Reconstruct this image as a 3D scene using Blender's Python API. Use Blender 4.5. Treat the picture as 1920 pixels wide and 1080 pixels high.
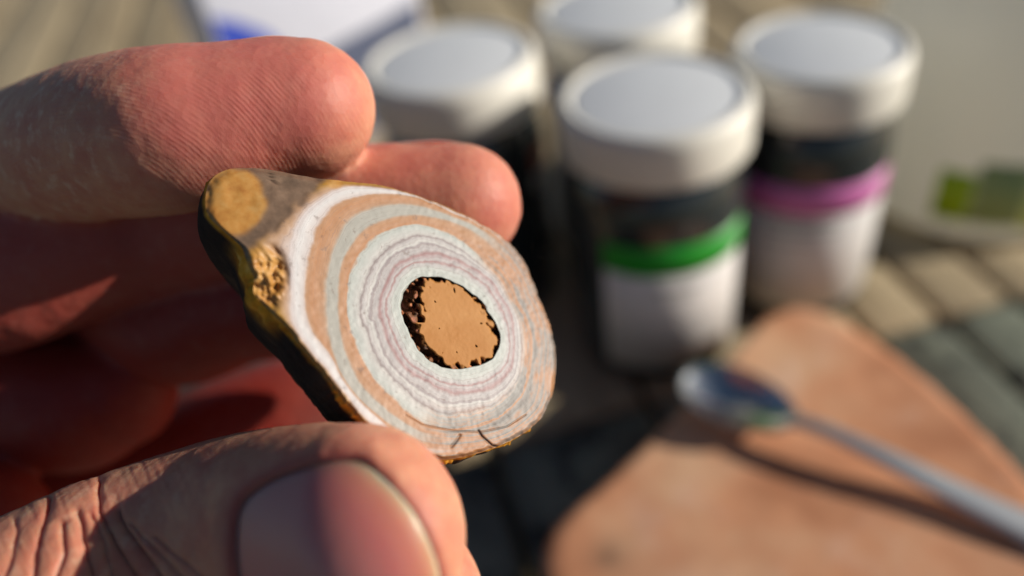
import bpy, bmesh, math, random
import numpy as np
from mathutils import Vector, Matrix
from mathutils.bvhtree import BVHTree

random.seed(4); rng = np.random.default_rng(4)
for o in list(bpy.data.objects): bpy.data.objects.remove(o, do_unlink=True)
scene = bpy.context.scene
MM = 0.001                       # everything below is measured in millimetres

# ------------------------------------------------------------------ camera
F = 1474.0; CX, CY = 960.0, 540.0; CAM_H = 188.0
CAM_R = np.array([[0.95846502, 0.2557887, -0.12616237],
                  [-0.26046761, 0.60480688, -0.75257243],
                  [-0.11619565, 0.75417556, 0.64631091]])
cam_d = bpy.data.cameras.new('camera'); cam = bpy.data.objects.new('camera', cam_d)
scene.collection.objects.link(cam); scene.camera = cam
cam_d.sensor_width = 36.0; cam_d.lens = F / 1920 * 36.0
cam_d.clip_start = 0.005; cam_d.clip_end = 50
M4 = Matrix([list(CAM_R[0]) + [0], list(CAM_R[1]) + [0], list(CAM_R[2]) + [CAM_H * MM], [0, 0, 0, 1]])
cam.matrix_world = M4
cam_d.dof.use_dof = True; cam_d.dof.focus_distance = 0.0775
cam_d.dof.aperture_fstop = cam_d.lens / 3.6        # a phone's 3 mm wide iris

# ------------------------------------------------------------------ light
SUN_AZ, SUN_EL = math.radians(-14), math.radians(20)
sun_dir = Vector((math.cos(SUN_EL) * math.cos(SUN_AZ), math.cos(SUN_EL) * math.sin(SUN_AZ), math.sin(SUN_EL)))
world = bpy.data.worlds.new('World'); scene.world = world; world.use_nodes = True
wn = world.node_tree.nodes; wl = world.node_tree.links
sky = wn.new('ShaderNodeTexSky'); sky.sky_type = 'NISHITA'; sky.sun_disc = False; sky.dust_density = 0.3; sky.ozone_density = 3.0; sky.air_density = 1.0
sky.sun_elevation = SUN_EL; sky.sun_rotation = math.atan2(sun_dir.x, sun_dir.y)
wl.new(sky.outputs[0], wn['Background'].inputs[0]); wn['Background'].inputs[1].default_value = 0.05
sd = bpy.data.lights.new('sun', 'SUN'); sd.energy = 5.0; sd.angle = math.radians(0.5); sd.color = (1.0, 0.93, 0.83)
sun = bpy.data.objects.new('sun', sd); scene.collection.objects.link(sun)
sun.rotation_euler = sun_dir.to_track_quat('Z', 'Y').to_euler(); sun.location = (0.6, 0, 0.8)
scene.view_settings.view_transform = 'Standard'; scene.view_settings.look = 'None'
scene.view_settings.gamma = 1; scene.view_settings.exposure = 0.14; scene.view_settings.use_curve_mapping = False

# ------------------------------------------------------------------ helpers
COL = scene.collection
def lin(r, g, b):
    f = lambda c: (c / 255 / 12.92) if c <= 10 else ((c / 255 + 0.055) / 1.055) ** 2.4
    return (f(r), f(g), f(b), 1.0)
def cam2w(p):                       # camera-aligned mm -> world mm
    p = np.asarray(p, float); return p @ CAM_R.T + np.array([0, 0, CAM_H])
def w2px(w):
    c = (np.asarray(w) - np.array([0, 0, CAM_H])) @ CAM_R
    d = -c[..., 2]
    return np.stack([CX + F * c[..., 0] / d, CY - F * c[..., 1] / d, d], -1)
def at(x, y, d):                    # a measured sight line and a distance -> camera-aligned mm
    return np.array([(x - CX) / F * d, -(y - CY) / F * d, -d])
def on(x, y, z):                    # a measured sight line meets a level z
    r = CAM_R @ np.array([(x - CX) / F, -(y - CY) / F, -1.0]); t = (z - CAM_H) / r[2]
    return np.array([r[0] * t, r[1] * t])

def link(name, me, mat, parent=None, smooth=True):
    o = bpy.data.objects.new(name, me); COL.objects.link(o)
    if mat: me.materials.append(mat)
    if smooth: me.polygons.foreach_set('use_smooth', [True] * len(me.polygons))
    if parent is not None:
        o.parent = parent
    return o
def mesh(name, verts, faces, mat, parent=None, smooth=True, origin=(0, 0, 0)):
    me = bpy.data.meshes.new(name)
    v = (np.asarray(verts, float) - np.asarray(origin, float)) * MM
    me.from_pydata(v.tolist(), [], faces); me.update()
    return link(name, me, mat, parent, smooth)
def thing(name, label, cat, loc=(0, 0, 0), rz=0.0, group=None):
    o = bpy.data.objects.new(name, None); COL.objects.link(o); o.empty_display_size = 0.01
    o.location = Vector(loc) * MM; o.rotation_euler.z = rz
    tag(o, label, cat, group); return o
def tag(o, label, cat, group=None):
    o['label'] = label; o['category'] = cat
    if group: o['group'] = group
def attr(o, name, vals):
    a = o.data.attributes.new(name, 'FLOAT', 'POINT'); a.data.foreach_set('value', np.asarray(vals, np.float32))
def grid_faces(n, m, wrap=True, flip=False):      # n rings of m points
    fs = []
    for i in range(n - 1):
        for j in range(m if wrap else m - 1):
            a, b = i * m + j, i * m + (j + 1) % m
            q = (a, b, b + m, a + m); fs.append(q[::-1] if flip else q)
    return fs
def lathe(name, prof, mat, parent, seg=72, rib=None, a0=None, a1=None):
    vs = []; full = a0 is None
    for (r, z) in prof:
        for j in range(seg):
            t = 2 * math.pi * j / seg if full else a0 + (a1 - a0) * j / (seg - 1)
            rr = r
            if rib and rib[1] <= z <= rib[2]: rr = r + rib[0] * (1 if j % 2 else -1)
            vs.append((rr * math.cos(t), rr * math.sin(t), z))
    return mesh(name, vs, grid_faces(len(prof), seg, full), mat, parent)
def box_mesh(name, sx, sy, sz, bev):
    bm = bmesh.new(); bmesh.ops.create_cube(bm, size=1)
    for v in bm.verts: v.co = Vector((v.co.x * sx, v.co.y * sy, v.co.z * sz)) * MM
    bmesh.ops.bevel(bm, geom=bm.edges[:], offset=bev * MM, segments=2, affect='EDGES', profile=0.6)
    me = bpy.data.meshes.new(name); bm.to_mesh(me); bm.free(); return me
def noise3(p, freq, seed=0):        # cheap smooth value noise for numpy points
    p = np.asarray(p) * freq; i = np.floor(p).astype(np.int64); f = p - i; f = f * f * (3 - 2 * f)
    def h(a):
        n = (a[:, 0] * 374761393 + a[:, 1] * 668265263 + a[:, 2] * 2147483647 + seed * 974711) & 0x7fffffff
        n = ((n ^ (n >> 13)) * 1274126177) & 0x7fffffff
        return ((n ^ (n >> 16)) & 0xffff) / 65535.0
    out = 0
    for dx in (0, 1):
        for dy in (0, 1):
            for dz in (0, 1):
                w = (f[:, 0] if dx else 1 - f[:, 0]) * (f[:, 1] if dy else 1 - f[:, 1]) * (f[:, 2] if dz else 1 - f[:, 2])
                out = out + w * h(i + np.array([dx, dy, dz]))
    return out
def catmull(P, n):
    P = np.asarray(P, float); Q = np.vstack([2 * P[0] - P[1], P, 2 * P[-1] - P[-2]]); out = []
    for i in range(1, len(Q) - 2):
        for k in range(n):
            t = k / n; a, b, c, d = Q[i - 1:i + 3]
            out.append(0.5 * (2 * b + (c - a) * t + (2 * a - 5 * b + 4 * c - d) * t * t + (3 * b - a - 3 * c + d) * t ** 3))
    out.append(P[-1]); return np.array(out)
def smoothstep(a, b, x):
    t = np.clip((x - a) / (b - a), 0, 1); return t * t * (3 - 2 * t)

# ------------------------------------------------------------------ materials
class Mat:
    def __init__(s, name):
        s.m = bpy.data.materials.new(name); s.m.use_nodes = True
        s.n = s.m.node_tree.nodes; s.l = s.m.node_tree.links; s.b = s.n['Principled BSDF']
    def node(s, t, **kw):
        n = s.n.new(t)
        for k, v in kw.items():
            if k in n.inputs: n.inputs[k].default_value = v
            else: setattr(n, k, v)
        return n
    def set(s, **kw):
        for k, v in kw.items(): s.b.inputs[k.replace('_', ' ')].default_value = v
        return s
    def link(s, a, b): s.l.new(a, b)
    def coord(s, scale=(1, 1, 1)):
        tc = s.node('ShaderNodeTexCoord'); mp = s.node('ShaderNodeMapping'); mp.inputs['Scale'].default_value = scale
        s.link(tc.outputs['Object'], mp.inputs[0]); return mp.outputs[0]
    def noise(s, co, scale, detail=4, rough=0.55):
        n = s.node('ShaderNodeTexNoise', Scale=scale, Detail=detail, Roughness=rough); s.link(co, n.inputs['Vector']); return n.outputs['Fac']
    def ramp(s, fac, stops, interp='LINEAR'):
        r = s.node('ShaderNodeValToRGB'); r.color_ramp.interpolation = interp
        e = r.color_ramp.elements
        while len(e) < len(stops): e.new(0.5)
        for k, (p, c) in enumerate(stops): e[k].position = p; e[k].color = c
        s.link(fac, r.inputs[0]); return r.outputs[0]
    def mix(s, fac, a, b, mode='MIX'):
        m = s.node('ShaderNodeMix', data_type='RGBA', blend_type=mode)
        for sock, v in ((m.inputs[0], fac), (m.inputs[6], a), (m.inputs[7], b)):
            if hasattr(v, 'node'): s.link(v, sock)
            else: sock.default_value = v
        return m.outputs[2]
    def math(s, op, a, b=0.0, c=0.0):
        m = s.node('ShaderNodeMath', operation=op)
        for k, v in enumerate((a, b, c)):
            if hasattr(v, 'node'): s.link(v, m.inputs[k])
            else: m.inputs[k].default_value = v
        return m.outputs[0]
    def at(s, name):
        a = s.node('ShaderNodeAttribute', attribute_name=name); return a.outputs['Fac']
    def color(s, c): s.link(c, s.b.inputs['Base Color']); return s
    def bump(s, h, strength, dist, prev=None):
        b = s.node('ShaderNodeBump', Strength=strength, Distance=dist); s.link(h, b.inputs['Height'])
        if prev: s.link(prev, b.inputs['Normal'])
        s.link(b.outputs[0], s.b.inputs['Normal']); return b.outputs[0]

def simple(name, col, rough=0.5, **kw):
    m = Mat(name); m.set(Base_Color=col, Roughness=rough, **kw)
    co = m.coord(); n = m.noise(co, 90, 3)
    m.color(m.mix(n, tuple(c * 0.9 for c in col[:3]) + (1,), tuple(min(1, c * 1.06) for c in col[:3]) + (1,)))
    return m.m

def wood(name, cols, lichen=None):
    m = Mat(name); m.set(Roughness=0.8)
    oi = m.node('ShaderNodeObjectInfo')
    tc = m.node('ShaderNodeTexCoord'); add = m.node('ShaderNodeVectorMath', operation='MULTIPLY_ADD')
    m.link(oi.outputs['Random'], add.inputs[0]); add.inputs[1].default_value = (3, 7, 5); m.link(tc.outputs['Object'], add.inputs[2])
    mp = m.node('ShaderNodeMapping'); mp.inputs['Scale'].default_value = (1, 0.06, 1); m.link(add.outputs[0], mp.inputs[0])
    g = m.noise(mp.outputs[0], 260, 6, 0.65); g2 = m.noise(add.outputs[0], 28, 4)
    base = m.ramp(g, [(0.3, cols[0]), (0.5, cols[1]), (0.72, cols[2])])
    base = m.mix(m.math('MULTIPLY', oi.outputs['Random'], 0.45), base, cols[3])
    if lichen:
        n3 = m.noise(add.outputs[0], 75, 5, 0.7)
        base = m.mix(m.ramp(g2, [(0.42, (0, 0, 0, 1)), (0.6, (1, 1, 1, 1))]), base, lichen[0])
        base = m.mix(m.ramp(n3, [(0.52, (0, 0, 0, 1)), (0.62, (1, 1, 1, 1))]), base, lichen[1])
    m.color(base); m.bump(g, 0.6, 0.0006); return m.m

M_BEIGE = wood('weathered_wood', [lin(126, 108, 82), lin(174, 154, 120), lin(196, 178, 144), lin(164, 152, 126)])
M_GREEN = wood('algae_wood', [lin(58, 60, 52), lin(92, 96, 84), lin(120, 124, 110), lin(80, 82, 74)],
               [lin(122, 128, 112), lin(34, 38, 36)])
M_LID = simple('white_plastic', lin(236, 232, 220), 0.42)
M_LIDTOP = simple('white_insert', lin(228, 230, 230), 0.5)
m = Mat('smoked_jar'); m.set(Base_Color=lin(44, 48, 48), Roughness=0.14, Coat_Weight=0.5, Coat_Roughness=0.05); M_JAR = m.m
M_PAPER = simple('label_paper', lin(222, 218, 214), 0.5)
M_BGREEN = simple('green_print', lin(12, 150, 32), 0.45)
M_BPINK = simple('pink_print', lin(206, 112, 176), 0.45)
M_BRUST = simple('rust_print', lin(150, 62, 26), 0.45)
M_BLUE = simple('blue_print', lin(62, 84, 190), 0.45)
M_LIME = simple('lime_print', lin(170, 205, 10), 0.45)
M_PALELIME = simple('pale_lime_print', lin(224, 240, 140), 0.45)
M_GREYPRINT = simple('grey_print', lin(120, 120, 112), 0.5)
m = Mat('bottle_plastic'); m.set(Base_Color=lin(240, 238, 230), Roughness=0.4)      # thin milky plastic lets light through
tr = m.node('ShaderNodeBsdfTranslucent'); tr.inputs[0].default_value = lin(242, 240, 230); mx = m.node('ShaderNodeMixShader'); mx.inputs[0].default_value = 0.5
m.link(m.b.outputs[0], mx.inputs[1]); m.link(tr.outputs[0], mx.inputs[2]); m.link(mx.outputs[0], m.n['Material Output'].inputs[0]); M_BOTTLE = m.m
M_TUB = simple('tub_plastic', lin(222, 224, 236), 0.4)
M_STEEL = Mat('steel').set(Base_Color=(0.62, 0.62, 0.6, 1), Metallic=1.0, Roughness=0.24).m
M_BRUSHED = Mat('brushed_steel').set(Base_Color=(0.72, 0.70, 0.66, 1), Metallic=1.0, Roughness=0.42).m
M_GROUND = simple('patio', lin(120, 116, 108), 0.9)

m = Mat('sandstone'); m.set(Roughness=0.85); co = m.coord()
n1 = m.noise(co, 22, 5, 0.6); n2 = m.noise(co, 60, 4, 0.6); n3 = m.noise(co, 14, 3)
c = m.ramp(n1, [(0.3, lin(178, 114, 76)), (0.48, lin(212, 150, 110)), (0.66, lin(224, 180, 142))])
c = m.mix(m.ramp(n2, [(0.55, (0, 0, 0, 1)), (0.75, (0.6, 0.6, 0.6, 1))]), c, lin(226, 192, 170))
c = m.mix(m.ramp(n3, [(0.56, (0, 0, 0, 1)), (0.72, (0.6, 0.6, 0.6, 1))]), c, lin(174, 112, 80))
# one dark round spot with a ring
vm = m.node('ShaderNodeVectorMath', operation='DISTANCE'); m.link(m.coord(), vm.inputs[0])
_sp = on(1140, 1045, 22.0); vm.inputs[1].default_value = (_sp[0] * MM, _sp[1] * MM, 0.022)
c = m.mix(m.ramp(vm.outputs['Value'], [(0.0025, (0.75,) * 3 + (1,)), (0.0045, (0, 0, 0, 1))]), c, lin(92, 66, 48))
m.color(c); m.bump(n2, 0.5, 0.0008); M_SLAB = m.m

# skin -------------------------------------------------------------------
m = Mat('skin'); m.set(Roughness=0.55, Subsurface_Weight=0.85, Subsurface_Scale=0.0016)
m.b.inputs['Subsurface Radius'].default_value = (1.0, 0.36, 0.22); m.b.subsurface_method = 'RANDOM_WALK'
m.b.inputs['Specular IOR Level'].default_value = 0.34
co = m.coord()
n1 = m.noise(co, 210, 5, 0.65); n2 = m.noise(co, 620, 4, 0.6)
c = m.mix(m.ramp(n1, [(0.35, (0, 0, 0, 1)), (0.65, (1, 1, 1, 1))]), lin(214, 160, 124), lin(196, 124, 98))
c = m.mix(m.math('MULTIPLY', m.at('pink'), 0.8), c, lin(190, 102, 96)); c = m.mix(m.at('recess_shade'), c, lin(160, 56, 42))  # last mix paints the deep red shade of the recess into the skin
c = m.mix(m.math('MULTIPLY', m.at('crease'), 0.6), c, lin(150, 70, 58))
c = m.mix(m.math('MULTIPLY', m.ramp(n2, [(0.52, (0, 0, 0, 1)), (0.7, (1, 1, 1, 1))]), m.math('MULTIPLY', m.at('dry'), 0.45)), c, lin(226, 192, 164))
m.color(c)
wob = m.math('ADD', m.math('MULTIPLY', m.noise(co, 420, 3), 4.5), m.math('MULTIPLY', m.noise(co, 110, 2), 9.0))
ph = m.math('ADD', m.math('MULTIPLY', m.at('ridge'), 6.28318), wob)
rid = m.math('MULTIPLY', m.math('SINE', ph), m.math('MULTIPLY', m.at('ridge_amp'), m.ramp(m.noise(co, 260, 4, 0.6), [(0.40, (0.05,) * 3 + (1,)), (0.62, (1, 1, 1, 1))])))
nn = m.noise(co, 1500, 5, 0.65); vor = m.node('ShaderNodeTexVoronoi', Scale=1100.0); m.link(co, vor.inputs['Vector'])
b1 = m.bump(m.math('ADD', m.math('MULTIPLY', nn, 0.6), m.math('MULTIPLY', vor.outputs['Distance'], 0.5)), 0.38, 0.00024)
m.bump(rid, 0.42, 0.000022, b1); M_SKIN = m.m
m = Mat('nail'); m.set(Roughness=0.33, Subsurface_Weight=1.0, Subsurface_Scale=0.0045)
m.b.inputs['Subsurface Radius'].default_value = (1.0, 0.4, 0.25)
c = m.ramp(m.at('free'), [(0.0, lin(198, 134, 128)), (0.6, lin(194, 118, 112)), (0.84, lin(192, 124, 106)), (0.94, lin(200, 146, 118)), (1.0, lin(206, 178, 148))])
m.color(c); co = m.coord(); m.bump(m.noise(co, 500, 3), 0.12, 0.0002); M_NAIL = m.m

# stone ------------------------------------------------------------------
FG = 0.79
def stone_face_mat():
    m = Mat('banded_face'); m.set(Roughness=0.5)
    co = m.coord(); w1 = m.noise(co, 260, 5, 0.6); w2 = m.noise(co, 1300, 4, 0.6)
    L = m.at('level')
    Ln = m.math('ADD', L, m.math('ADD', m.math('MULTIPLY', m.math('SUBTRACT', w1, 0.5), 0.5), m.math('MULTIPLY', m.math('SUBTRACT', w2, 0.5), 0.16)))
    x = m.math('DIVIDE', Ln, 7.0)
    k = 1 / 7.0
    lin = lambda r, g, b: globals()['lin'](r * FG, g * FG, b * FG)
    white = lin(226, 222, 216); mint = lin(206, 212, 204); pink = lin(178, 128, 126); lil = lin(206, 198, 196); lil2 = lin(188, 178, 180)
    org = lin(214, 150, 98); org2 = lin(208, 154, 108); grey = lin(196, 192, 180); yel = lin(204, 150, 58)
    st = [(0.0, mint), (0.34 * k, lin(212, 216, 208)), (0.58 * k, lil), (0.66 * k, pink), (0.74 * k, lil), (0.86 * k, lin(196, 172, 172)), (0.95 * k, pink), (1.06 * k, lil),
          (1.22 * k, lil), (1.27 * k, lin(158, 140, 142)), (1.34 * k, white), (1.5 * k, lil), (1.55 * k, lin(150, 132, 130)), (1.62 * k, white), (1.96 * k, mint), (2.08 * k, org), (2.9 * k, org2), (3.1 * k, grey),
          (3.85 * k, grey), (4.1 * k, org2), (4.6 * k, org), (4.9 * k, org2), (5.06 * k, lin(240, 226, 220)), (5.5 * k, lin(250, 246, 244)), (5.85 * k, lin(240, 226, 222)), (6.1 * k, lin(212, 170, 136)), (6.5 * k, yel), (1.0, yel)]
    # two ramps joined (32 stops at most in one)
    c = m.ramp(x, st)
    # fine growth lines that follow the bands
    cv = m.node('ShaderNodeCombineXYZ'); m.link(m.math('MULTIPLY', Ln, 7.5), cv.inputs[0])
    fl = m.noise(cv.outputs[0], 3.2, 5, 0.75)
    c = m.mix(m.ramp(fl, [(0.38, (0.8,) * 3 + (1,)), (0.48, (0, 0, 0, 1))]), c, lin(150, 122, 114))
    c = m.mix(m.ramp(fl, [(0.58, (0, 0, 0, 1)), (0.68, (0.4,) * 3 + (1,))]), c, lin(226, 224, 220))
    # worn orange-grey side
    cv2 = m.node('ShaderNodeCombineXYZ'); m.link(m.math('MULTIPLY', Ln, 1.0), cv2.inputs[0]); fl2 = m.noise(cv2.outputs[0], 2.6, 4, 0.7)
    worn = m.ramp(m.math('ADD', fl2, m.math('MULTIPLY', m.math('SUBTRACT', w1, 0.5), 0.5)), [(0.34, lin(112, 104, 96)), (0.46, lin(158, 150, 142)), (0.53, lin(214, 136, 66)), (0.60, lin(180, 128, 84)), (0.68, lin(146, 132, 118))])
    c = m.mix(m.math('MULTIPLY', m.at('worn'), 0.95), c, worn)
    # speckle
    c = m.mix(m.ramp(w2, [(0.30, (0.5,) * 3 + (1,)), (0.38, (0, 0, 0, 1))]), c, lin(128, 104, 92))
    # end facet: ochre disc in brown rind
    n4 = m.noise(co, 420, 5, 0.65)
    och = m.ramp(n4, [(0.3, lin(196, 126, 52)), (0.5, lin(222, 158, 76)), (0.7, lin(234, 182, 108))])
    brn = m.ramp(n4, [(0.3, lin(110, 88, 70)), (0.55, lin(152, 122, 98)), (0.75, lin(176, 144, 116))])
    c = m.mix(m.at('brown'), c, brn); c = m.mix(m.at('ochre'), c, och)
    c = m.mix(m.at('crack'), c, lin(92, 66, 52))
    m.color(c)
    m.bump(m.math('ADD', w2, m.math('MULTIPLY', fl, 0.3)), 0.2, 0.0001)
    return m.m
M_FACE = stone_face_mat()
m = Mat('stone_core'); m.set(Roughness=0.7); co = m.coord(); n1 = m.noise(co, 900, 5, 0.65); n2 = m.noise(co, 300, 3)
c = m.ramp(n2, [(0.3, lin(164, 106, 40)), (0.7, lin(176, 122, 62))])
crumb = m.ramp(n1, [(0.34, lin(56, 34, 18)), (0.5, lin(120, 72, 34)), (0.6, lin(168, 100, 74)), (0.72, lin(196, 140, 60))])
c = m.mix(m.at('pit'), c, crumb); m.color(c); m.bump(n1, 0.3, 0.0002); M_CORE = m.m
m = Mat('stone_rind'); m.set(Roughness=0.9, Specular_IOR_Level=0.2); co = m.coord(); n1 = m.noise(co, 190, 5, 0.6)
c = m.ramp(n1, [(0.3, lin(30, 26, 26)), (0.5, lin(52, 42, 36)), (0.7, lin(84, 66, 50))])
n5 = m.noise(co, 520, 4, 0.65)
c = m.mix(m.at('crust'), c, m.ramp(n5, [(0.3, lin(170, 106, 26)), (0.55, lin(224, 158, 48)), (0.75, lin(236, 190, 100))])); m.color(c)
m.bump(n5, 0.5, 0.0004); M_RIND = m.m
# ------------------------------------------------------------------ ground and table
g = mesh('ground', [(-4000, -4000, -730), (4000, -4000, -730), (4000, 4000, -730), (-4000, 4000, -730)], [(0, 1, 2, 3)], M_GROUND, smooth=False)
g['kind'] = 'structure'
table = thing('slatted_table', 'weathered outdoor table of wooden slats, some stained grey green', 'table', (0, 300, -730))
TOFF = np.array([0, 300, -730.0])
edges = [1.056 * e for e in [-421, -373, -325, -277, -229, -181, -133, -85, -37, 10.8, 59, 107, 131, 155.5, 179.5, 203.5, 251, 299, 347, 395, 443]]
THK = 18.0; GAP = 3.2; YC = 150.0
def plank(x0, x1, y0, y1, mat):
    me = box_mesh('plank', x1 - x0 - GAP, y1 - y0, THK, 1.6)
    o = link('plank', me, mat, table, smooth=True)
    o.location = Vector((((x0 + x1) / 2 - TOFF[0]), (y0 + y1) / 2 - TOFF[1], -THK / 2 - TOFF[2] + random.uniform(-0.5, 0))) * MM
    o.rotation_euler.y = random.uniform(-0.006, 0.006)
for x0, x1 in zip(edges[:-1], edges[1:]):
    plank(x0, x1, YC + 1.2, 980, M_BEIGE); plank(x0, x1, -330, YC - 1.2, M_GREEN)
for y in (-250, YC, 880):
    me = box_mesh('cross_rail', 850, 60, 30, 2); o = link('cross_rail', me, M_BEIGE, table)
    o.location = Vector((11 - TOFF[0], y - TOFF[1], -THK - 16.5 - TOFF[2])) * MM
for x in (-380, 400):
    for y in (-250, 880):
        me = box_mesh('leg', 60, 60, 730 - THK - 32, 3); o = link('leg', me, M_BEIGE, table)
        o.location = Vector((x - TOFF[0], y - TOFF[1], (730 - THK - 32) / 2)) * MM

# ------------------------------------------------------------------ jars
RISE = 10.0
LIDP = [(0.01, 62.6), (24.6, 62.6), (26.0, 62.9), (26.5, 63.8), (26.5, 74.2), (26.45, 75.6), (25.9, 77.1), (24.9, 77.9), (23.8, 77.9), (23.0, 77.5), (22.7, 76.9), (0.01, 76.9)]
BODYP = [(0.01, 0.6), (21, 0.6), (22.5, 0), (24.6, 0.5), (25.6, 2.2), (26, 5), (26, 48), (25.85, 51), (25.3, 54), (24.3, 57), (22.8, 59.6), (21.6, 61), (21.3, 63.5)]
LIDP = [(r, z + RISE) for r, z in LIDP]; BODYP = [(r, z + (RISE if z > 20 else 0)) for r, z in BODYP]
def jar(x, y, ws, hs, label, band_mat, a0, a1, text_rows=(), band=(44.5, 54.5), hgt=8):
    t = thing('jar', label, 'jar', (x, y, 0.3), 0, 'white lidded jars standing on the table')
    t.scale = (ws, ws, hs)
    lathe('body', BODYP, M_JAR, t)
    ld = lathe('lid', LIDP, M_LID, t, seg=180, rib=(0.14, 63.7 + RISE, 74.3 + RISE))
    lathe('lid_insert', [(22.2, 76.95 + RISE), (22.1, 77.12 + RISE), (21.8, 77.2 + RISE), (0.01, 77.2 + RISE)], M_LIDTOP, ld)
    A0, A1 = math.radians(a0), math.radians(a1)
    lb = lathe('label', [(26.03, hgt), (26.16, hgt), (26.16, band[1]), (26.03, band[1])], M_PAPER, t, 60, None, A0, A1)
    lathe('colour_band', [(26.18, band[0]), (26.24, band[0]), (26.24, band[1] + 0.1), (26.1, band[1] + 0.1)], band_mat, lb, 60, None, A0, A1)
    for (z0, z1, b0, b1) in text_rows:
        lathe('print_line', [(26.18, z0), (26.22, z0), (26.22, z1), (26.18, z1)], M_GREYPRINT, lb, 24, None, math.radians(b0), math.radians(b1))
    return t
jar(76.0, 178.7, 0.98, 1.0, 'white lidded dark jar with a green banded label', M_BGREEN, 213, 316, [(39, 40, 245, 275), (36.5, 37.2, 250, 272)])
jar(128.5, 184.5, 0.91, 0.99, 'white lidded dark jar with a pink banded label', M_BPINK, 186, 312, [(41.5, 43, 215, 262), (38.2, 39, 212, 265), (34, 34.6, 215, 250)])
jar(29.4, 225.5, 1.0, 1.02, 'white lidded jar standing beside the blue printed carton', M_BRUST, 312, 380, (), (52.5, 60), 46)
jar(88.7, 240.4, 1.0, 1.0, 'white lidded jar standing directly behind the green labelled jar', M_GREYPRINT, 200, 330)

# white carton with blue print
box_n = np.array([0.36, -0.933, 0.0]); box_t = np.array([0.933, 0.36, 0.0]); box_o = np.array([-51.0, 340.0, 0.0])
carton = thing('carton', 'white carton with a blue printed corner and a slate blue slope', 'carton', box_o + np.array([0, 0, 0.3]), math.atan2(box_t[1], box_t[0]))
me = box_mesh('body', 98, 46, 128, 1.2); o = link('body', me, M_TUB, carton); o.location = Vector((49, 23, 64)) * MM
def front_plate(name, pts, mat):
    vs = []
    for x, y in pts:
        r = CAM_R @ np.array([(x - CX) / F, -(y - CY) / F, -1.0]); c = np.array([0, 0, CAM_H])
        p = c + r * (box_n @ (box_o - c)) / (box_n @ r) - box_o
        vs.append((min(max(p @ box_t, 1.5), 96.5), -0.15, max(p[2], 2.0)))
    mesh(name, vs, [tuple(range(len(vs)))[::-1]], mat, carton, smooth=False)
front_plate('blue_corner', [(396, 34), (440, 40), (500, 62), (540, 95), (560, 330), (470, 330)], M_BLUE)
front_plate('slate_slope', [(548, 128), (600, 100), (660, 68), (715, 40), (790, -5), (840, 330), (620, 330)], simple('slate_blue', lin(96, 104, 128), 0.5))  # slate blue area whose upper edge rises to the right

# large white bottle with a lime square on it
bx, by = 223.0, 213.0
bot = thing('bottle', 'large white plastic bottle with a lime green printed square', 'bottle', (bx, by, 0.3))
BR = 46.5
bp = [(0.01, 1.5), (36, 1.5), (40, 0), (43, 0.8), (45.6, 3.5), (BR, 8), (BR, 46), (45, 60), (42, 73), (37, 83), (29, 92), (21, 98), (16, 101), (15, 103), (15, 105)]
lathe('body', bp, M_BOTTLE, bot, seg=96)
lathe('cap', [(15.2, 102), (17, 102), (17.4, 103), (17.4, 108), (16.2, 109), (0.01, 109)], M_LID, bot, seg=80, rib=(0.15, 103, 108))
def patch(name, a0, a1, z0, z1, mat, r=BR + 0.12):
    lathe(name, [(r - 0.05, z0), (r, z0), (r, z1), (r - 0.05, z1)], mat, bot, 24, None, math.radians(a0), math.radians(a1))
patch('lime_square', 213, 227, 9.5, 29, M_LIME)
patch('grey_square', 227.3, 247, 9.5, 34, simple('grey_green_print', lin(158, 176, 112), 0.5))
patch('pale_lime_square', 247.3, 285, 8.5, 34, M_PALELIME)

# ------------------------------------------------------------------ slab and spoon
ZT = 22.0
opx = [(1480, 572), (1440, 590), (1400, 630), (1325, 712), (1240, 800), (1130, 905), (1050, 975), (1022, 1020), (1018, 1080), (1040, 1200), (1160, 1330), (1500, 1420), (1900, 1330),
       (2030, 1120), (1965, 945), (1920, 885), (1860, 822), (1750, 718), (1640, 634), (1560, 588), (1520, 574)]
P = catmull(np.array([list(on(x, y, ZT)) for x, y in opx + [opx[0]]]), 7)[:-1]
P = P + 0.25 * np.stack([np.sin(np.arange(len(P)) * 1.7), np.cos(np.arange(len(P)) * 2.3)], -1)
cen = P.mean(0)
rings = []
prof = [(0.86, 0.0), (0.93, 0.4), (0.965, 2.5), (0.985, 8), (0.995, 16), (0.995, 20.2), (0.985, 21.4), (0.965, 21.95)]
for k in range(14): prof.append((0.965 * (1 - (k + 1) / 14.0) + 0.001, 22.0))
vs = []
for s, z in prof:
    q = cen + (P - cen) * s
    zz = np.full(len(q), z)
    w = np.column_stack([q, zz]); w[:, 2] += (0.6 * (noise3(w, 0.06, 3) - 0.5) + 0.3 * (noise3(w, 0.25, 5) - 0.5)) * (1 if z > 14 else 0)
    vs += w.tolist()
slab = mesh('stone_slab', vs, grid_faces(len(prof), len(P)), M_SLAB, origin=(0, 0, 0))
tag(slab, 'mottled orange tan slab with rounded corners lying under the spoon', 'slab')

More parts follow.
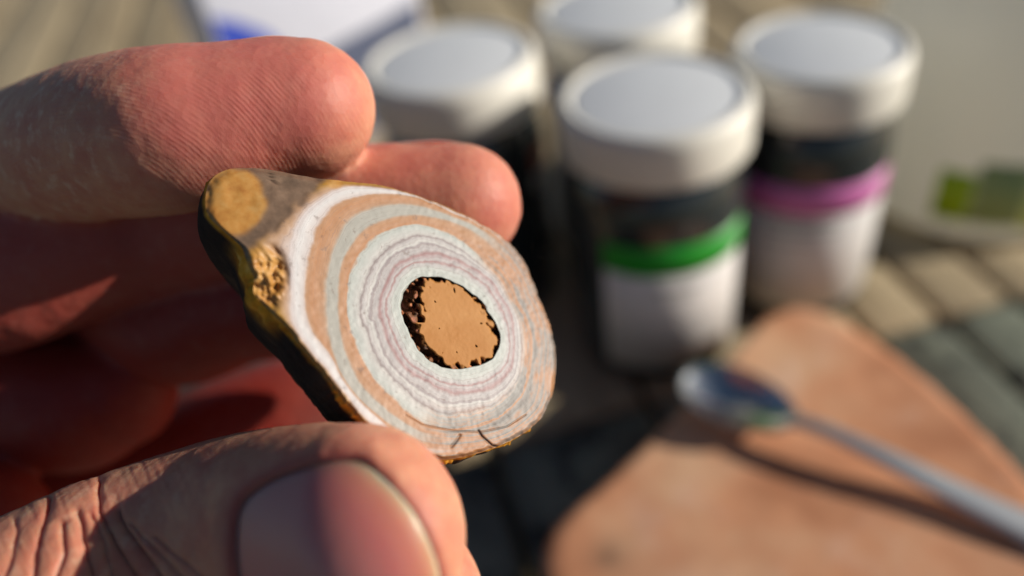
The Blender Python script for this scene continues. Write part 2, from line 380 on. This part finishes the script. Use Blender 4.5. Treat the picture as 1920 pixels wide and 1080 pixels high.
def make_spoon():
    A = np.array([*on(1279, 690, 30.5)]); B = np.array([*on(1935, 968, 28.0)])
    d = (B - A) / np.linalg.norm(B - A); nrm = np.array([-d[1], d[0]])
    LB, WB, DB = 31.5, 9.6, 5.2                       # bowl length, half width, depth
    ang = math.radians(5)
    bowl = []; n, mseg = 14, 48
    zr = ZT + DB + 1.1
    for sgn in (1, -1):
        rr = range(n) if sgn == 1 else range(n - 1, -1, -1)
        for i in rr:
            rho = (i + 0.02) / (n - 1 + 0.02)
            for j in range(mseg):
                t = 2 * math.pi * j / mseg
                u = LB / 2 * (1 + rho * math.cos(t)); wv = WB * rho * math.sin(t) * (1 + 0.12 * math.cos(t) * -1)
                z = -DB * (1 - rho ** 2.2) - (0 if sgn == 1 else 0.9)
                bowl.append((*(A + d * u + nrm * wv), zr + z + (u - LB / 2) * -0.02 + 0.25 * 0))
    root = thing('spoon', 'polished steel teaspoon resting on the orange tan slab', 'spoon', (0, 0, 0))
    mesh('bowl', bowl, grid_faces(2 * n, mseg), M_STEEL, root)
    st = [(LB - 1.5, 2.3, 1.0, zr - 0.3), (LB + 3, 2.1, 1.3, zr + 0.3), (LB + 9, 2.1, 1.4, zr + 0.5), (LB + 22, 2.7, 1.3, zr - 0.6), (LB + 40, 3.6, 1.2, zr - 3.0), (LB + 60, 4.4, 1.0, zr - 4.8), (LB + 78, 4.8, 0.9, zr - 5.2), (LB + 84, 3.8, 0.8, zr - 5.2), (LB + 87, 1.2, 0.5, zr - 5.3)]
    S = catmull(np.array(st), 6); hv = []; mm = 16
    for (u, w, h, z) in S:
        for j in range(mm):
            t = 2 * math.pi * j / mm
            hv.append((*(A + d * u + nrm * (w * math.copysign(abs(math.cos(t)) ** 0.7, math.cos(t)))), max(z, ZT + 1.2) + h * math.sin(t)))
    hf = grid_faces(len(S), mm); hf += [tuple(range(mm))[::-1], tuple((len(S) - 1) * mm + j for j in range(mm))]
    mesh('handle', hv, hf, M_BRUSHED, root)
make_spoon()
# ------------------------------------------------------------------ the cut stone
ND = np.array([0.48, 0.33, 0.81]); ND = ND / np.linalg.norm(ND)
C0 = at(845, 605, 79.0)
def on_face(x, y):
    r = at(x, y, 1.0); return r * (ND @ C0) / (ND @ r)
def on_face_n(x, y):
    r = np.column_stack([(np.asarray(x) - CX) / F, -(np.asarray(y) - CY) / F, -np.ones(len(x))]); return r * ((ND @ C0) / (r @ ND))[:, None]
outline = [(1042, 690), (1036, 738), (1014, 786), (966, 822), (905, 846), (832, 862), (760, 842), (690, 803), (662, 770), (634, 738), (598, 690), (558, 642), (536, 612), (514, 592), (488, 566), (472, 548), (478, 522), (462, 490), (455, 458), (425, 438), (392, 412), (384, 392),
           (388, 352), (404, 326), (440, 315), (490, 317), (545, 326), (600, 336), (650, 341), (700, 346), (752, 357), (800, 374), (850, 395), (900, 420), (942, 445), (972, 474), (992, 512), (1008, 556), (1026, 596), (1038, 640)]
CC = np.array([845.0, 605.0])
def radii(pts, TH):
    q = np.array(pts, float) - CC; a = np.arctan2(-q[:, 1], q[:, 0]); r = np.hypot(q[:, 0], q[:, 1]); o = np.argsort(a); a, r = a[o], r[o]
    a = np.concatenate([a - 2 * np.pi, a, a + 2 * np.pi]); r = np.tile(r, 3)
    return np.interp(TH, a, r)
NT = 720; TH = np.linspace(-np.pi, np.pi, NT, endpoint=False)
def sm(r, k):
    for _ in range(k): r = (np.roll(r, 1) + 2 * r + np.roll(r, -1)) / 4
    return r
R_out = sm(radii(outline, TH), 8) + 2.2 * (noise3(np.column_stack([np.cos(TH) * 14, np.sin(TH) * 14, TH * 0]), 1.0, 51) - 0.5) + 1.6 * (noise3(np.column_stack([np.cos(TH) * 40, np.sin(TH) * 40, TH * 0]), 1.0, 52) - 0.5)
R_core = 3.0 * (noise3(np.column_stack([np.cos(TH) * 9, np.sin(TH) * 9, TH * 0]), 1.0, 53) - 0.5) + sm(radii([(937, 630), (915, 586), (880, 548), (847, 529), (805, 519), (778, 524), (756, 552), (752, 580), (768, 622), (790, 660), (817, 682), (877, 688), (922, 672), (936, 652)], TH), 6)
lev = [R_core,
       sm(radii([(966, 640), (940, 555), (877, 497), (812, 472), (745, 492), (712, 552), (716, 610), (739, 660), (800, 716), (870, 741), (930, 728), (960, 695)], TH), 14),
       sm(radii([(986, 690), (962, 570), (906, 490), (850, 445), (784, 421), (697, 447), (660, 500), (652, 552), (660, 620), (690, 688), (740, 750), (802, 797), (870, 800), (928, 780), (970, 740)], TH), 14),
       sm(radii([(1012, 690), (988, 556), (930, 468), (850, 418), (772, 404), (688, 425), (645, 480), (636, 552), (640, 620), (660, 692), (715, 758), (795, 812), (870, 818), (945, 802), (1000, 755)], TH), 14),
       sm(radii([(1020, 690), (996, 554), (938, 460), (850, 408), (735, 383), (655, 405), (622, 470), (613, 552), (618, 630), (636, 695), (705, 775), (790, 826), (870, 830), (952, 810), (1010, 760)], TH), 14),
       sm(radii([(1028, 690), (1002, 553), (945, 455), (850, 401), (697, 364), (620, 385), (582, 460), (572, 552), (576, 606), (614, 655), (650, 710), (712, 786), (790, 838), (870, 840), (958, 815), (1018, 765)], TH), 12),
       sm(radii([(1034, 690), (1006, 552), (948, 451), (850, 398), (720, 354), (640, 350), (560, 400), (540, 470), (546, 552), (540, 596), (574, 646), (612, 690), (650, 740), (696, 794), (790, 846), (870, 846), (964, 820), (1025, 770)], TH), 8)]
lev = [sm(l_, 20) for l_ in lev]
for i in range(1, 7): lev[i] = np.maximum(lev[i], lev[i - 1] + 2.0)
for i in range(6, 0, -1): lev[i] = np.minimum(lev[i], R_out - (7 - i) * 1.5)
stone = thing('banded_stone', 'cut nodule with cream and orange rings around an ochre core, held in fingers', 'stone', cam2w(on_face(700, 600)))
ORG = cam2w(on_face(700, 600))
# cap boundary line: the banded face ends and a chipped end facet begins
LA, LBp = np.array([478.0, 470.0]), np.array([612.0, 338.0]); ln = (LBp - LA) / np.linalg.norm(LBp - LA); lnn = np.array([ln[1], -ln[0]])  # points up-left
if (np.array([400, 350]) - LA) @ lnn < 0: lnn = -lnn
NR = 150
xs, ys, lv, rr_ = [], [], [], []
for i in range(NR):
    t = i / (NR - 1.0)
    r = R_core + (R_out - R_core) * t
    xs.append(CC[0] + r * np.cos(TH)); ys.append(CC[1] - r * np.sin(TH)); rr_.append(r)
    L = np.zeros(NT)
    bnd = lev + [R_out]
    for k in range(7):
        a, b = bnd[k], bnd[k + 1]; msk = (r >= a)
        L = np.where(msk, k + np.clip((r - a) / np.maximum(b - a, 0.5), 0, 1), L)
    lv.append(L)
xs = np.array(xs).ravel(); ys = np.array(ys).ravel(); lv = np.array(lv).ravel()
q = np.column_stack([xs, ys])
sidev = (q - LA) @ lnn                                   # px beyond the edge of the banded face
wig = (noise3(np.column_stack([xs * 0.06, ys * 0.06, xs * 0]), 1.0, 9) - 0.5) * 16
cap = smoothstep(-8, 12, sidev + wig)
base = on_face_n(xs, ys)
rdir = base / np.linalg.norm(base, axis=1)[:, None]
n_a = noise3(base, 0.9, 1) - 0.5; n_b = noise3(base, 2.6, 2) - 0.5
sag = np.clip(sidev, 0, None) / 18.4 * 0.30 + cap * (0.25 + 0.16 * n_a)
crust = smoothstep(60, 25, np.hypot((xs - 500) / 0.8, (ys - 520) / 1.25)) * (xs < 545)
sag += crust * (0.4 + 1.3 * (noise3(base, 0.55, 8) - 0.45) + 1.3 * (noise3(base, 1.5, 18) - 0.5) + 0.6 * (noise3(base, 3.4, 19) - 0.5)) 
rim = smoothstep(0.93, 1.0, np.repeat(np.arange(NR) / (NR - 1.0), NT))
sag += rim ** 3 * 0.55 + 0.05 * n_a + 0.035 * n_b + rim * 0.35 * n_b
ring0 = np.arange(NR * NT) < NT
sag[ring0] += 1.4
def seg_d(pts, poly):
    d = np.full(len(pts), 1e9)
    for a, b in zip(poly[:-1], poly[1:]):
        a, b = np.array(a, float), np.array(b, float); t = np.clip(((pts - a) @ (b - a)) / ((b - a) @ (b - a)), 0, 1)
        d = np.minimum(d, np.linalg.norm(pts - (a + t[:, None] * (b - a)), axis=1))
    return d
crk = np.exp(-(seg_d(q, [(897, 808), (903, 818), (912, 826), (922, 835), (934, 838)]) / 1.6) ** 2) + 0.6 * np.exp(-(seg_d(q, [(862, 816), (856, 826), (846, 838)]) / 2.0) ** 2) \
    + 0.3 * np.exp(-(seg_d(q, [(760, 778), (790, 796), (850, 808), (900, 810), (950, 800), (985, 778)]) / 1.1) ** 2) + 0.7 * np.exp(-(seg_d(q, [(506, 326), (510, 338), (518, 346)]) / 1.6) ** 2)
crk = np.clip(crk, 0, 1); sag += crk * 0.25
face_pts = cam2w(base + rdir * sag[:, None])
face = mesh('banded_face', face_pts, grid_faces(NR, NT), M_FACE, stone, origin=ORG)
attr(face, 'level', lv)
och = cap * smoothstep(66, 52, np.hypot(xs - 440, (ys - 376) * 0.95) + 14 * n_a)
och = np.maximum(och, np.clip(crust * 1.3, 0, 1)); och = np.maximum(och, 0.9 * smoothstep(12, 5, np.hypot((xs - 628) * 0.6, ys - 345)))
attr(face, 'ochre', och); attr(face, 'brown', cap * smoothstep(-3, 6, sidev + wig))
ang = np.tile(TH, NR)
worn = smoothstep(1.25, 2.0, lv) * np.clip(smoothstep(1.35, 0.75, ang) * smoothstep(-2.0, -1.5, ang), 0, 1)
attr(face, 'worn', worn); attr(face, 'crack', crk)
# ochre core, loose and pitted along its rim
NC = 70; xs, ys, rh = [], [], []
for i in range(NC):
    t = (i + 0.01) / (NC - 1); r = (R_core + 1.5) * t
    xs.append(CC[0] + r * np.cos(TH)); ys.append(CC[1] - r * np.sin(TH)); rh.append(np.full(NT, t))
xs, ys, rh = (np.array(v).ravel() for v in (xs, ys, rh)); angc = np.tile(TH, NC)
base = on_face_n(xs, ys); rdir = base / np.linalg.norm(base, axis=1)[:, None]
nz = noise3(base, 1.1, 11) - 0.5; nz2 = noise3(base, 3.0, 12) - 0.5
left = smoothstep(1.6, 2.2, np.abs(angc))
edge = 0.93 - 0.16 * smoothstep(1.7, 2.3, np.abs(angc - 0.25)) - 0.16 * smoothstep(2.2, 2.6, angc) 
pit = smoothstep(-0.05, 0.05, rh - edge + 0.24 * nz + 0.10 * nz2)
holes = smoothstep(0.40, 0.44, noise3(base, 2.2, 14) - 0.5) * smoothstep(0.05, 0.3, rh)
pit = np.clip(pit + holes, 0, 1)
crumbs = noise3(base, 2.4, 13)
sag = 0.18 + pit * (0.25 + 1.7 * smoothstep(0.30, 0.62, crumbs)) + 0.03 * nz2
core = mesh('core', cam2w(base + rdir * sag[:, None]), grid_faces(NC, NT), M_CORE, stone, origin=ORG)
attr(core, 'pit', np.clip(pit, 0, 1))
# rind: walls that run back from the outline and close behind
rv, crs = [], []
edge3 = np.array([on_face(CC[0] + r * math.cos(t), CC[1] - r * math.sin(t)) for r, t in zip(R_out, TH)])
last = base * 0
fe = (face_pts[-NT:] - np.array([0, 0, CAM_H])) @ CAM_R      # rim in camera-aligned mm
mid = fe.mean(0)
sf = [(0, 1.0), (1.0, 1.008), (3.0, 1.005), (6.5, 0.975), (10, 0.91), (13, 0.81), (16, 0.66), (17.6, 0.4), (18, 0.02)]
S = catmull(np.array(sf), 5)
for t, s in S:
    p = mid + (fe - mid) * s - ND * t
    n = noise3(p, 0.35, 21) - 0.5; n2 = noise3(p, 1.3, 22) - 0.5
    pxy = np.column_stack([CX + F * p[:, 0] / -p[:, 2], CY - F * p[:, 1] / -p[:, 2]])
    dr = (p - mid) / np.linalg.norm(p - mid, axis=1)[:, None]
    cr = smoothstep(5.0, 1.5, t + 3 * n) * smoothstep(75, 40, np.hypot((fe[:, 0] - at(500, 530, 72)[0]) * 8, (fe[:, 1] - at(500, 530, 72)[1]) * 16))
    cr = np.maximum(cr, 0.9 * smoothstep(1.3, 0.5, t + 2.2 * n))
    amt = (0.45 * n + 0.16 * n2) * min(1, t / 1.0) + cr * (0.7 * (noise3(p, 0.8, 25) - 0.5) + 0.7 * (noise3(p, 2.2, 26) - 0.5)) * min(1, t / 0.6)
    rv.append(cam2w(p + dr * amt[:, None])); crs.append(cr)
rind = mesh('rind', np.concatenate(rv), grid_faces(len(S), NT), M_RIND, stone, origin=ORG)
attr(rind, 'crust', np.concatenate(crs))
# ------------------------------------------------------------------ the hand
# chains of (sight line x, y, distance mm, radius across mm, radius in depth mm)
def px(d, p): return p * d / F
chains = {
 'index': [(-130, 320, 117, 7.0, 7.0), (-20, 304, 105, 7.8, 7.6), (80, 288, 96, 8.5, 8.2), (200, 262, 88.5, 9.0, 8.5), (320, 246, 84, 8.9, 8.6), (420, 231, 84, 8.4, 8.2), (500, 213, 84.5, 7.8, 7.9), (575, 205, 85, 7.4, 7.7)],
 'index_base': [(-330, 450, 130, 10.5, 10.5), (-200, 350, 122, 9.0, 9.0), (-100, 300, 115, 7.5, 7.5)],
 'middle': [(-380, 590, 112, 10.5, 10.5), (-180, 555, 106, 10, 9.5), (0, 518, 102, 9.8, 9.2), (100, 480, 101, 9.6, 9), (200, 440, 101, 9.5, 9), (320, 412, 102, 10.0, 8.8), (480, 398, 98, 8.4, 8.2), (680, 388, 95.5, 7.7, 7.8), (865, 383, 94, 7.25, 7.3)],
 'ring': [(-350, 560, 124, 10, 10), (-60, 470, 119, 9.4, 9.4), (150, 500, 116, 9, 9), (240, 548, 114, 8.8, 8.8), (335, 606, 110, 8.7, 8.8), (470, 566, 106, 8.0, 8.6), (640, 560, 103, 8.2, 8.6), (820, 600, 103, 7.4, 8)],
 'little': [(-380, 790, 124, 10, 10), (-120, 745, 118, 9.6, 9.6), (60, 752, 113, 9.8, 9.2), (150, 758, 112, 9.6, 9), (222, 738, 112, 8.0, 8)],
 'palm_heel': [(-350, 960, 136, 12, 12), (0, 900, 132, 11, 11), (260, 880, 130, 10, 10), (480, 800, 128, 9.6, 9.6), (660, 750, 127, 9, 9), (820, 720, 124, 8, 8)],
 'web': [(-330, 1080, 112, 12, 11), (-150, 1030, 106, 11, 10), (-45, 1005, 104, 10.0, 9)],
 'thumb': [(-420, 1400, 79, 12.0, 12.0), (-200, 1280, 75.5, 11.2, 11.2), (0, 1182, 75.5, 10.1, 10.6), (150, 1112, 77, 10.0, 10.6), (290, 1062, 79, 10.3, 9.6), (390, 1030, 78.2, 10.45, 9.0), (490, 1012, 75, 10.4, 8.5), (600, 1004, 70.5, 10.05, 8.2), (682, 1001, 67, 9.4, 7.8)],
 'thumb_pad': [(480, 1090, 77, 8, 6), (640, 1095, 74, 8, 6), (760, 1115, 72, 7.3, 5.5)],
 'palm_a': [(-330, 430, 119, 11, 11), (-700, 600, 150, 14, 14), (-1200, 850, 178, 20, 17)],
 'palm_b': [(-360, 590, 116, 11, 11), (-700, 750, 150, 15, 14), (-1200, 950, 178, 20, 17)],
 'palm_c': [(-350, 700, 126, 11, 11), (-700, 850, 155, 15, 14), (-1200, 1000, 178, 20, 17)],
 'palm_d': [(-350, 880, 132, 12, 12), (-700, 980, 158, 15, 14), (-1200, 1050, 180, 20, 17)],
 'thenar': [(-420, 1400, 88, 12, 12), (-650, 1330, 130, 17, 16), (-1150, 1150, 172, 20, 17)],
 'web_b': [(-330, 1080, 113, 12, 11), (-620, 1130, 140, 15, 14), (-1100, 1080, 172, 18, 16)],
 'forearm': [(-1150, 980, 178, 24, 19), (-1500, 1040, 205, 26, 21), (-1750, 1080, 226, 28, 24)],
}
UPV = np.array([0, 1.0, 0]); samples = {}
allv, allf = [], []
def loft(name, pts, seg=40):
    A = np.array([[*at(x, y, d), ra, rb] for x, y, d, ra, rb in pts]); Q = catmull(A, 8)
    cen, ra, rb = Q[:, :3], Q[:, 3], Q[:, 4]
    T = np.gradient(cen, axis=0); T /= np.linalg.norm(T, axis=1)[:, None]
    rows = []
    for k in range(8):                                     # rounded start
        al = math.pi / 2 * (1 - k / 8.0) * 0.985
        rows.append((cen[0] - T[0] * ra[0] * math.sin(al), T[0], ra[0] * math.cos(al), rb[0] * math.cos(al)))
    rows += list(zip(cen, T, ra, rb))
    for k in range(1, 11):
        al = math.pi / 2 * k / 10.0 * 0.985
        rows.append((cen[-1] + T[-1] * ra[-1] * math.sin(al), T[-1], ra[-1] * math.cos(al), rb[-1] * math.cos(al)))
    V = []
    for c, t, a, b in rows:
        u = UPV - t * (UPV @ t); u /= np.linalg.norm(u); v = np.cross(t, u)
        for j in range(seg):
            ph = 2 * math.pi * j / seg; V.append(c + u * a * math.cos(ph) + v * b * math.sin(ph))
    samples[name] = (np.array([r[0] for r in rows]), np.array([max(r[2], 1.0) for r in rows]))
    off = sum(len(x) for x in allv)
    allv.append(np.array(V))
    for f in grid_faces(len(rows), seg): allf.append(tuple(i + off for i in f))
    allf.append(tuple(off + j for j in range(seg))[::-1]); allf.append(tuple(off + (len(rows) - 1) * seg + j for j in range(seg)))
for nme, pts in chains.items(): loft(nme, pts)
tmp = bpy.data.meshes.new('tmp'); tmp.from_pydata(np.concatenate(allv).tolist(), [], allf); tmp.update()
bm = bmesh.new(); bm.from_mesh(tmp); bmesh.ops.recalc_face_normals(bm, faces=bm.faces[:]); bm.to_mesh(tmp); bm.free()
to = bpy.data.objects.new('tmp', tmp); COL.objects.link(to)
md = to.modifiers.new('r', 'REMESH'); md.mode = 'VOXEL'; md.voxel_size = 0.5
ms = to.modifiers.new('s', 'SMOOTH'); ms.factor = 0.5; ms.iterations = 14
dg = bpy.context.evaluated_depsgraph_get(); hm = bpy.data.meshes.new_from_object(to.evaluated_get(dg))
bpy.data.objects.remove(to, do_unlink=True); bpy.data.meshes.remove(tmp)
bm = bmesh.new(); bm.from_mesh(hm)
def fine(v):
    c = v.co
    if c.z < -92: return False
    x = CX + F * c.x / -c.z; y = CY - F * c.y / -c.z
    return -70 < x < 900 and y > 840 and y < 1130 and v.normal.z > -0.1
keep = set(v for v in bm.verts if fine(v))
ee = [e for e in bm.edges if e.verts[0] in keep and e.verts[1] in keep]
bmesh.ops.subdivide_edges(bm, edges=ee, cuts=3, use_grid_fill=True, smooth=0.0)
bm.to_mesh(hm); bm.free()
hm.name = 'hand'
nv = len(hm.vertices); V = np.empty(nv * 3); hm.vertices.foreach_get('co', V); V = V.reshape(-1, 3)
N = np.empty(nv * 3); hm.vertices.foreach_get('normal', N); N = N.reshape(-1, 3)
PX = np.column_stack([CX + F * V[:, 0] / -V[:, 2], CY - F * V[:, 1] / -V[:, 2]])
tz = (V[:, 2] > -92) & (PX[:, 1] > 760) & (PX[:, 0] > 350)
remap = np.cumsum(tz) - 1
bvh = BVHTree.FromPolygons([tuple(v) for v in V[tz]], [tuple(int(remap[i]) for i in p.vertices) for p in hm.polygons if all(tz[i] for i in p.vertices)])
# nearest chain
inview = np.where((PX[:, 0] > -150) & (PX[:, 1] > -50) & (PX[:, 1] < 1250))[0]
best = np.full(nv, 1e9); who = np.zeros(nv, int); names = list(samples)
for k, nme in enumerate(names):
    c, r = samples[nme]
    lo, hi = c.min(0) - 16, c.max(0) + 16
    ids = inview[((V[inview] > lo) & (V[inview] < hi)).all(1)]
    for s0 in range(0, len(ids), 40000):
        q_ = ids[s0:s0 + 40000]; dd = np.full(len(q_), 1e9)
        for cc_, r1 in zip(c[::2], r[::2]):
            e_ = V[q_] - cc_; dd = np.minimum(dd, (e_ * e_).sum(1) / (r1 * r1))
        m_ = dd < best[q_]; best[q_[m_]] = dd[m_]; who[q_[m_]] = k
is_ = lambda *n: np.isin(who, [names.index(x) for x in n])
PX = np.column_stack([CX + F * V[:, 0] / -V[:, 2], CY - F * V[:, 1] / -V[:, 2]])
viewd = -V / np.linalg.norm(V, axis=1)[:, None]; facing = (N * viewd).sum(1)
disp = 0.12 * (noise3(V, 0.35, 31) - 0.5) + 0.10 * (noise3(V, 0.9, 32) - 0.5)
# thumbnail bed
nailpx = np.array([(438, 1100), (432, 1030), (436, 970), (452, 932), (490, 902), (545, 876), (600, 861), (650, 855), (684, 862), (712, 884), (745, 918), (778, 960), (803, 1005), (822, 1055), (832, 1105), (828, 1150), (790, 1185), (700, 1200), (580, 1195), (480, 1170), (445, 1140)], float)
def sdf_poly(pts, poly):
    d = np.full(len(pts), 1e9); ins = np.zeros(len(pts), bool)
    for a, b in zip(poly, np.roll(poly, -1, 0)):
        ba = b - a; t = np.clip(((pts - a) @ ba) / (ba @ ba), 0, 1); d = np.minimum(d, np.linalg.norm(pts - (a + t[:, None] * ba), axis=1))
        c = ((a[1] > pts[:, 1]) != (b[1] > pts[:, 1]))
        x = (b[0] - a[0]) * (pts[:, 1] - a[1]) / (b[1] - a[1] + 1e-12) + a[0]
        ins ^= c & (pts[:, 0] < x)
    return np.where(ins, -d, d)
nailpoly = catmull(np.vstack([nailpx, nailpx[:1]]), 5)[:-1]
th = is_('thumb', 'thumb_pad') & (facing > 0.05)
sdn = np.full(nv, 1e3); near = th & (PX[:, 0] > 330) & (PX[:, 0] < 960)
sdn[near] = sdf_poly(PX[near], nailpoly) / 22.0                       # mm
fold = np.exp(-((sdn - 1.3) / 1.0) ** 2)
tipside = smoothstep(690, 790, PX[:, 0])                              # free edge has no raised fold, only a gap
disp += np.where(near, 0.26 * fold * (1 - tipside) + 0.08 * fold * tipside - 0.8 * smoothstep(0.25, -0.5, sdn), 0)
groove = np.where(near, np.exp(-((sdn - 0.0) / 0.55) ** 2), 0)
# knuckle creases across the back of the thumb
cre = [[(96, 935), (78, 985), (66, 1040), (60, 1100)], [(146, 962), (158, 1010), (176, 1090)], [(186, 905), (188, 960), (205, 1000), (236, 1050), (268, 1100)], [(118, 985), (120, 1040), (104, 1090)],
       [(222, 960), (240, 995), (272, 1040), (310, 1095)], [(246, 985), (290, 1030), (340, 1085)], [(292, 1008), (330, 1046), (380, 1085)], [(30, 975), (20, 1040), (8, 1090)], [(170, 970), (196, 1020), (210, 1080)]]
thk = is_('thumb') & (facing > -0.1) & (PX[:, 0] < 420) & (PX[:, 0] > -80)
cr = np.zeros(nv)
wp = PX[thk] + 7 * (np.column_stack([noise3(V[thk], 0.8, 41), noise3(V[thk], 0.8, 42)]) - 0.5)
acc = np.zeros(thk.sum())
for k, poly in enumerate(cre):
    d = seg_d(wp, poly); acc = np.maximum(acc, np.exp(-d / 5.0) * (1.0 if k < 5 else 0.6))
cr[thk] = acc
fw = noise3(np.column_stack([PX[thk, 0] / 9 - PX[thk, 1] / 22, PX[thk, 1] / 60, PX[thk, 0] * 0]), 1.0, 45) - 0.5
disp[thk] += -0.5 * acc + 0.07 * fw * smoothstep(430, 250, PX[thk, 0]) + 0.30 * smoothstep(150, 40, np.abs(PX[thk, 0] - 180)) * 1.0
# dent where the index pad presses on the stone is left to the stone itself
Vd = V + N * disp[:, None]
hw = cam2w(Vd) * MM
hm.vertices.foreach_set('co', hw.ravel()); hm.update()
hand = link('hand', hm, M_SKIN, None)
tag(hand, 'bare hand gripping the banded stone between thumb and fingertips', 'hand')
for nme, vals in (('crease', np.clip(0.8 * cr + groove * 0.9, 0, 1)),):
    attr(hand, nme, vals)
def arcs(c, sp): return np.hypot(PX[:, 0] - c[0], PX[:, 1] - c[1]) / sp
rg = np.zeros(nv); ra_ = np.zeros(nv)
i1 = is_('index', 'index_base'); rg[i1] = arcs((150, 520), 8.2)[i1]; ra_[i1] = 0.35 + 0.65 * smoothstep(-0.3, -0.0, -N[i1, 1] + 0.1)
i2 = is_('middle'); rg[i2] = arcs((560, 640), 7.5)[i2]; ra_[i2] = 0.5
i3 = is_('ring', 'little', 'palm_heel', 'web'); rg[i3] = (PX[i3, 1] + 0.25 * PX[i3, 0]) / 7.5; ra_[i3] = 0.25
attr(hand, 'ridge', rg); attr(hand, 'ridge_amp', ra_)
pk = 0.25 + 0.9 * is_('index') * smoothstep(230, 60, np.hypot((PX[:, 0] - 440) * 0.7, PX[:, 1] - 190)) + 0.35 * is_('middle') + 0.3 * is_('middle') * smoothstep(520, 350, PX[:, 0]) + 0.75 * is_('ring', 'little', 'palm_heel', 'web') + groove * 0.6  # the curled fingers' share also paints in the red recess shade
attr(hand, 'pink', np.clip(pk, 0, 1))
attr(hand, 'recess_shade', 0.7 * is_('middle') * smoothstep(560, 380, PX[:, 0]) + 1.0 * is_('ring', 'little', 'palm_heel', 'web') * smoothstep(690, 480, PX[:, 0]))  # recess shade and shine-through red painted on curled fingers and middle finger
attr(hand, 'dry', np.clip(0.12 + 0.9 * is_('index') * smoothstep(330, 130, PX[:, 0]) + 0.6 * is_('thumb') * smoothstep(420, 200, PX[:, 0]), 0, 1))
# thumbnail plate, laid on the unsculpted back of the thumb
nc = np.array([630.0, 1030.0]); K = 22; NP = len(nailpoly); nvv, fr = [], []
for i in range(K + 1):
    rho = min(1.0, (i + 0.02) / (K - 1)); inner = i == K
    for p in nailpoly:
        s = nc + (p - nc) * rho * 0.985
        r = at(s[0], s[1], 1.0); hit, nr, _, _ = bvh.ray_cast(Vector((0, 0, 0)), Vector(r).normalized())
        if hit is None: hit, nr = Vector(at(s[0], s[1], 70)), Vector((0, 0, 1))
        o = -0.10 - 0.30 * rho ** 4 - (0.75 if inner else 0)
        o += 0.35 * smoothstep(640, 800, s[0]) * rho ** 2           # the free edge stands off the tip
        nvv.append(np.array(hit) + np.array(nr) * o)
        fr.append(s)
fr = np.clip(1 + sdf_poly(np.array(fr), np.array([(300, 700), (660, 835), (690, 868), (740, 915), (790, 980), (818, 1040), (835, 1110), (835, 1300), (300, 1300)], float)) / 210.0, 0, 1)
nw = cam2w(np.array(nvv)) * MM
me = bpy.data.meshes.new('thumbnail'); me.from_pydata(nw.tolist(), [], grid_faces(K + 1, NP)); me.update()
nail = link('thumbnail', me, M_NAIL, hand); attr(nail, 'free', fr)
# fingernails on the upper side of the index and middle fingertips
def fingernail(tipc, ra, T, up, length, over):
    T = T / np.linalg.norm(T); up = up - T * (up @ T); up /= np.linalg.norm(up); sv = np.cross(T, up); vs, fr = [], []
    n, mseg = 14, 15
    for lay in (0, 1):
        for i in range(n):
            u = i / (n - 1); s = -length + (length + over) * u
            for j in range(mseg):
                a = math.radians(58) * (2 * j / (mseg - 1) - 1); cut = 1 - 0.10 * abs(2 * j / (mseg - 1) - 1) ** 3
                rr = ra * (1 - 0.10 * max(0, u) ** 3) + 0.12 - lay * 0.5 + 0.25 * (1 - abs(2 * u - 1)) - 0.9 * max(0, s / ra) ** 2 * ra * 0.25
                vs.append(tipc + T * s * cut + up * rr * math.cos(a) + sv * rr * math.sin(a)); fr.append(u)
    fs = [f[::-1] for f in grid_faces(n, mseg, False)] + [tuple(x + n * mseg for x in f) for f in grid_faces(n, mseg, False)]
    idx = lambda i, j, l: l * n * mseg + i * mseg + j
    for i in range(n - 1):
        for j in (0, mseg - 1): fs.append((idx(i, j, 0), idx(i + 1, j, 0), idx(i + 1, j, 1), idx(i, j, 1)))
    for j in range(mseg - 1):
        for i in (0, n - 1): fs.append((idx(i, j, 0), idx(i, j + 1, 0), idx(i, j + 1, 1), idx(i, j, 1)))
    me = bpy.data.meshes.new('fingernail'); me.from_pydata((cam2w(np.array(vs)) * MM).tolist(), [], fs); me.update()
    o = link('fingernail', me, M_NAIL, hand); attr(o, 'free', fr)
ti = at(575, 205, 85); fingernail(ti, 7.6, ti - at(500, 213, 84.5), np.array([0, 1, -0.8]), 8.0, 2.6)
tm = at(865, 383, 94); fingernail(tm, 7.4, tm - at(680, 388, 95.5), np.array([0, 1, -0.8]), 8.0, 2.5)
